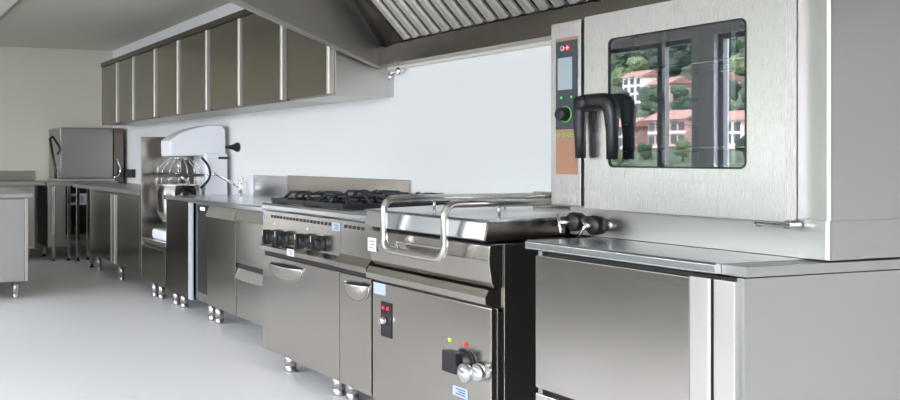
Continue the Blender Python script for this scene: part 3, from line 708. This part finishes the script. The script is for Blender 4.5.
def house(s, y, w, h, d, wall, label, floors=3, cols=4):
    z = hill(s, y)-.3
    t = thing('town_house', label, 'building', s, y, z, 'houses on the slope outside')
    b = MB(wall); b.box(s-w/2, s+w/2, y-d, y, z, z+h, wall, bev=0)
    b.build('wall', t)
    b = MB(ROOF); b.prism([(y+.5, z+h), (y-d-.5, z+h), (y-d/2, z+h+1.1)], 's', s-w/2-.4, s+w/2+.4, ROOF); b.build('roof', t)
    for f in range(floors):
        b = MB(WHT); b.box(s-w/2, s+w/2, y+.001, y+.12, z+.35+(h-.3)*f/floors, z+.55+(h-.3)*f/floors, WHT, bev=0); b.build('balcony_band', t)
        for c in range(cols):
            cs = s-w/2+w*(c+.5)/cols; cz = z+.6+(h-.6)*(f+.5)/floors
            b = MB(PANE); b.box(cs-.32, cs+.32, y+.001, y+.06, cz-.45, cz+.45, PANE, bev=0); b.build('window', t)
house(73.0, -82, 4.6, 3.4, 4, PINK, 'brick-pink house in the middle of the lower row, reflected in the oven glass', 2, 5)
house(79.6, -82, 3.6, 2.8, 4, PINK, 'smaller brick-pink house at the left of the lower row, reflected in the oven glass', 2, 4)
house(66.4, -82, 3.8, 3.0, 4, CREAMW, 'cream house at the right of the lower row, reflected in the oven glass', 2, 4)
house(105.0, -112, 3.4, 4.4, 4, WHT, 'tall white house higher up the slope, reflected in the oven glass', 3, 3)
house(100.2, -112, 3.4, 3.0, 4, PINK, 'narrow pink house beside the tall white one higher up the slope', 2, 3)
house(92.6, -112, 3.6, 2.8, 4, CREAMW, 'small cream house standing alone at the right, higher up the slope', 2, 3)
protos = []
for k in range(3):
    t = thing('tree', '', 'tree', 0, 0, 0, 'trees on the slope outside')
    b = MB(BARK); b.tube([(0, 0, -.3), (0, 0, 1.2)], .10, BARK, 8); b.build('trunk', t)
    b = MB(LEAFS[k])
    for q in range(12):
        tb = bmesh.new(); bmesh.ops.create_icosphere(tb, subdivisions=3, radius=random.uniform(.30, .52))
        an = q*2.4; rr = random.uniform(.1, .62)
        off = Vector((rr*math.cos(an), rr*math.sin(an), random.uniform(.7, 2.1)))
        for v in tb.verts: v.co = v.co*(1+random.uniform(-.2, .2))+off
        b.add(tb, LEAFS[k], False)
    b.build('crown', t); protos.append(t)
KL = ('mid green leafy tree on the slope outside, reflected in the oven glass', 'dark green tree on the slope outside, reflected in the oven glass', 'light green tree on the slope outside, reflected in the oven glass')
cnt = [0, 0, 0]
def tree(s, y, r, k):
    p = protos[k]; z = hill(s, y)-.1
    if cnt[k]:
        o = p.copy(); COL.objects.link(o)
        for ch in p.children: c_ = ch.copy(); COL.objects.link(c_); c_.parent = o
    else: o = p
    cnt[k] += 1
    o.location = (-s, y, z); o.scale = (r, r, r); o.rotation_euler = (0, 0, random.uniform(0, 6))
    o['label'] = KL[k]
D_ = lambda y: 2.04-y
for k_, y, r, kk in ((.943, -74, 1.1, 2), (.80, -71, 1.0, 2), (.90, -77, .8, 0), (.845, -77, .9, 2), (.76, -77, 1.0, 1), (.87, -70, .7, 0), (.99, -72, 1.0, 0), (.72, -73, 1.4, 1)): tree(k_*D_(y), y, r, kk)
for y, r, a, c in ((-93, 1.6, .70, 1.02), (-102, 1.8, .70, 1.02), (-123, 2.6, .70, 1.02), (-133, 3.0, .68, 1.04), (-143, 3.2, .68, 1.04), (-155, 3.6, .66, 1.06), (-168, 4.0, .66, 1.06), (-182, 4.4, .64, 1.08), (-198, 4.8, .64, 1.08)):
    s_ = a*D_(y)
    while s_ < c*D_(y):
        tree(s_+random.uniform(-.2, .2)*r, y+random.uniform(-.2, .2)*r, r*random.uniform(.85, 1.1), random.choice((0, 1, 1, 0, 2)))
        s_ += 2.75*r

# ------------------------------------------------------------------ light
w = bpy.data.worlds.new('sky'); scene.world = w; w.use_nodes = True
nt = w.node_tree; bg = nt.nodes['Background']
sky = nt.nodes.new('ShaderNodeTexSky'); sky.sky_type = 'NISHITA'; sky.sun_disc = False
sky.sun_elevation = math.radians(48); sky.sun_rotation = math.radians(20); sky.air_density = 1.6; sky.dust_density = 3.0
mixn = nt.nodes.new('ShaderNodeMix'); mixn.data_type = 'RGBA'; mixn.inputs['Factor'].default_value = .75
mixn.inputs['B'].default_value = (.84, .885, 1.0, 1)
sc2 = nt.nodes.new('ShaderNodeVectorMath'); sc2.operation = 'SCALE'; sc2.inputs['Scale'].default_value = .12
nt.links.new(sky.outputs['Color'], sc2.inputs[0]); nt.links.new(sc2.outputs['Vector'], mixn.inputs['A'])
nt.links.new(mixn.outputs['Result'], bg.inputs['Color']); bg.inputs['Strength'].default_value = 8
for i, (a, c) in enumerate(wins):
    l = bpy.data.lights.new('daylight_portal', 'AREA'); l.shape = 'RECTANGLE'; l.size = c-a; l.size_y = WZ1-WZ0
    l.cycles.is_portal = True
    o = bpy.data.objects.new('daylight_portal', l); COL.objects.link(o); o.location = (-(a+c)/2, FRONT-.19, (WZ0+WZ1)/2); o.rotation_euler = (PI/2, 0, 0)

# ------------------------------------------------------------------ camera
cam = bpy.data.cameras.new('camera'); co = bpy.data.objects.new('camera', cam); COL.objects.link(co)
TH = math.radians(18); fw = Vector((-math.cos(TH), math.sin(TH), 0))
co.location = (0, -3.24, 1.235); co.rotation_euler = fw.to_track_quat('-Z', 'Y').to_euler()
cam.sensor_fit = 'HORIZONTAL'; cam.sensor_width = 36; cam.lens = 880/900*36
cam.shift_x = (450-137)/900; cam.shift_y = (158-200)/900
cam.clip_start = .05; cam.clip_end = 500
scene.camera = co
scene.view_settings.view_transform = 'Standard'; scene.view_settings.look = 'None'
scene.view_settings.exposure = 1.36; scene.view_settings.gamma = 1; scene.view_settings.use_curve_mapping = False
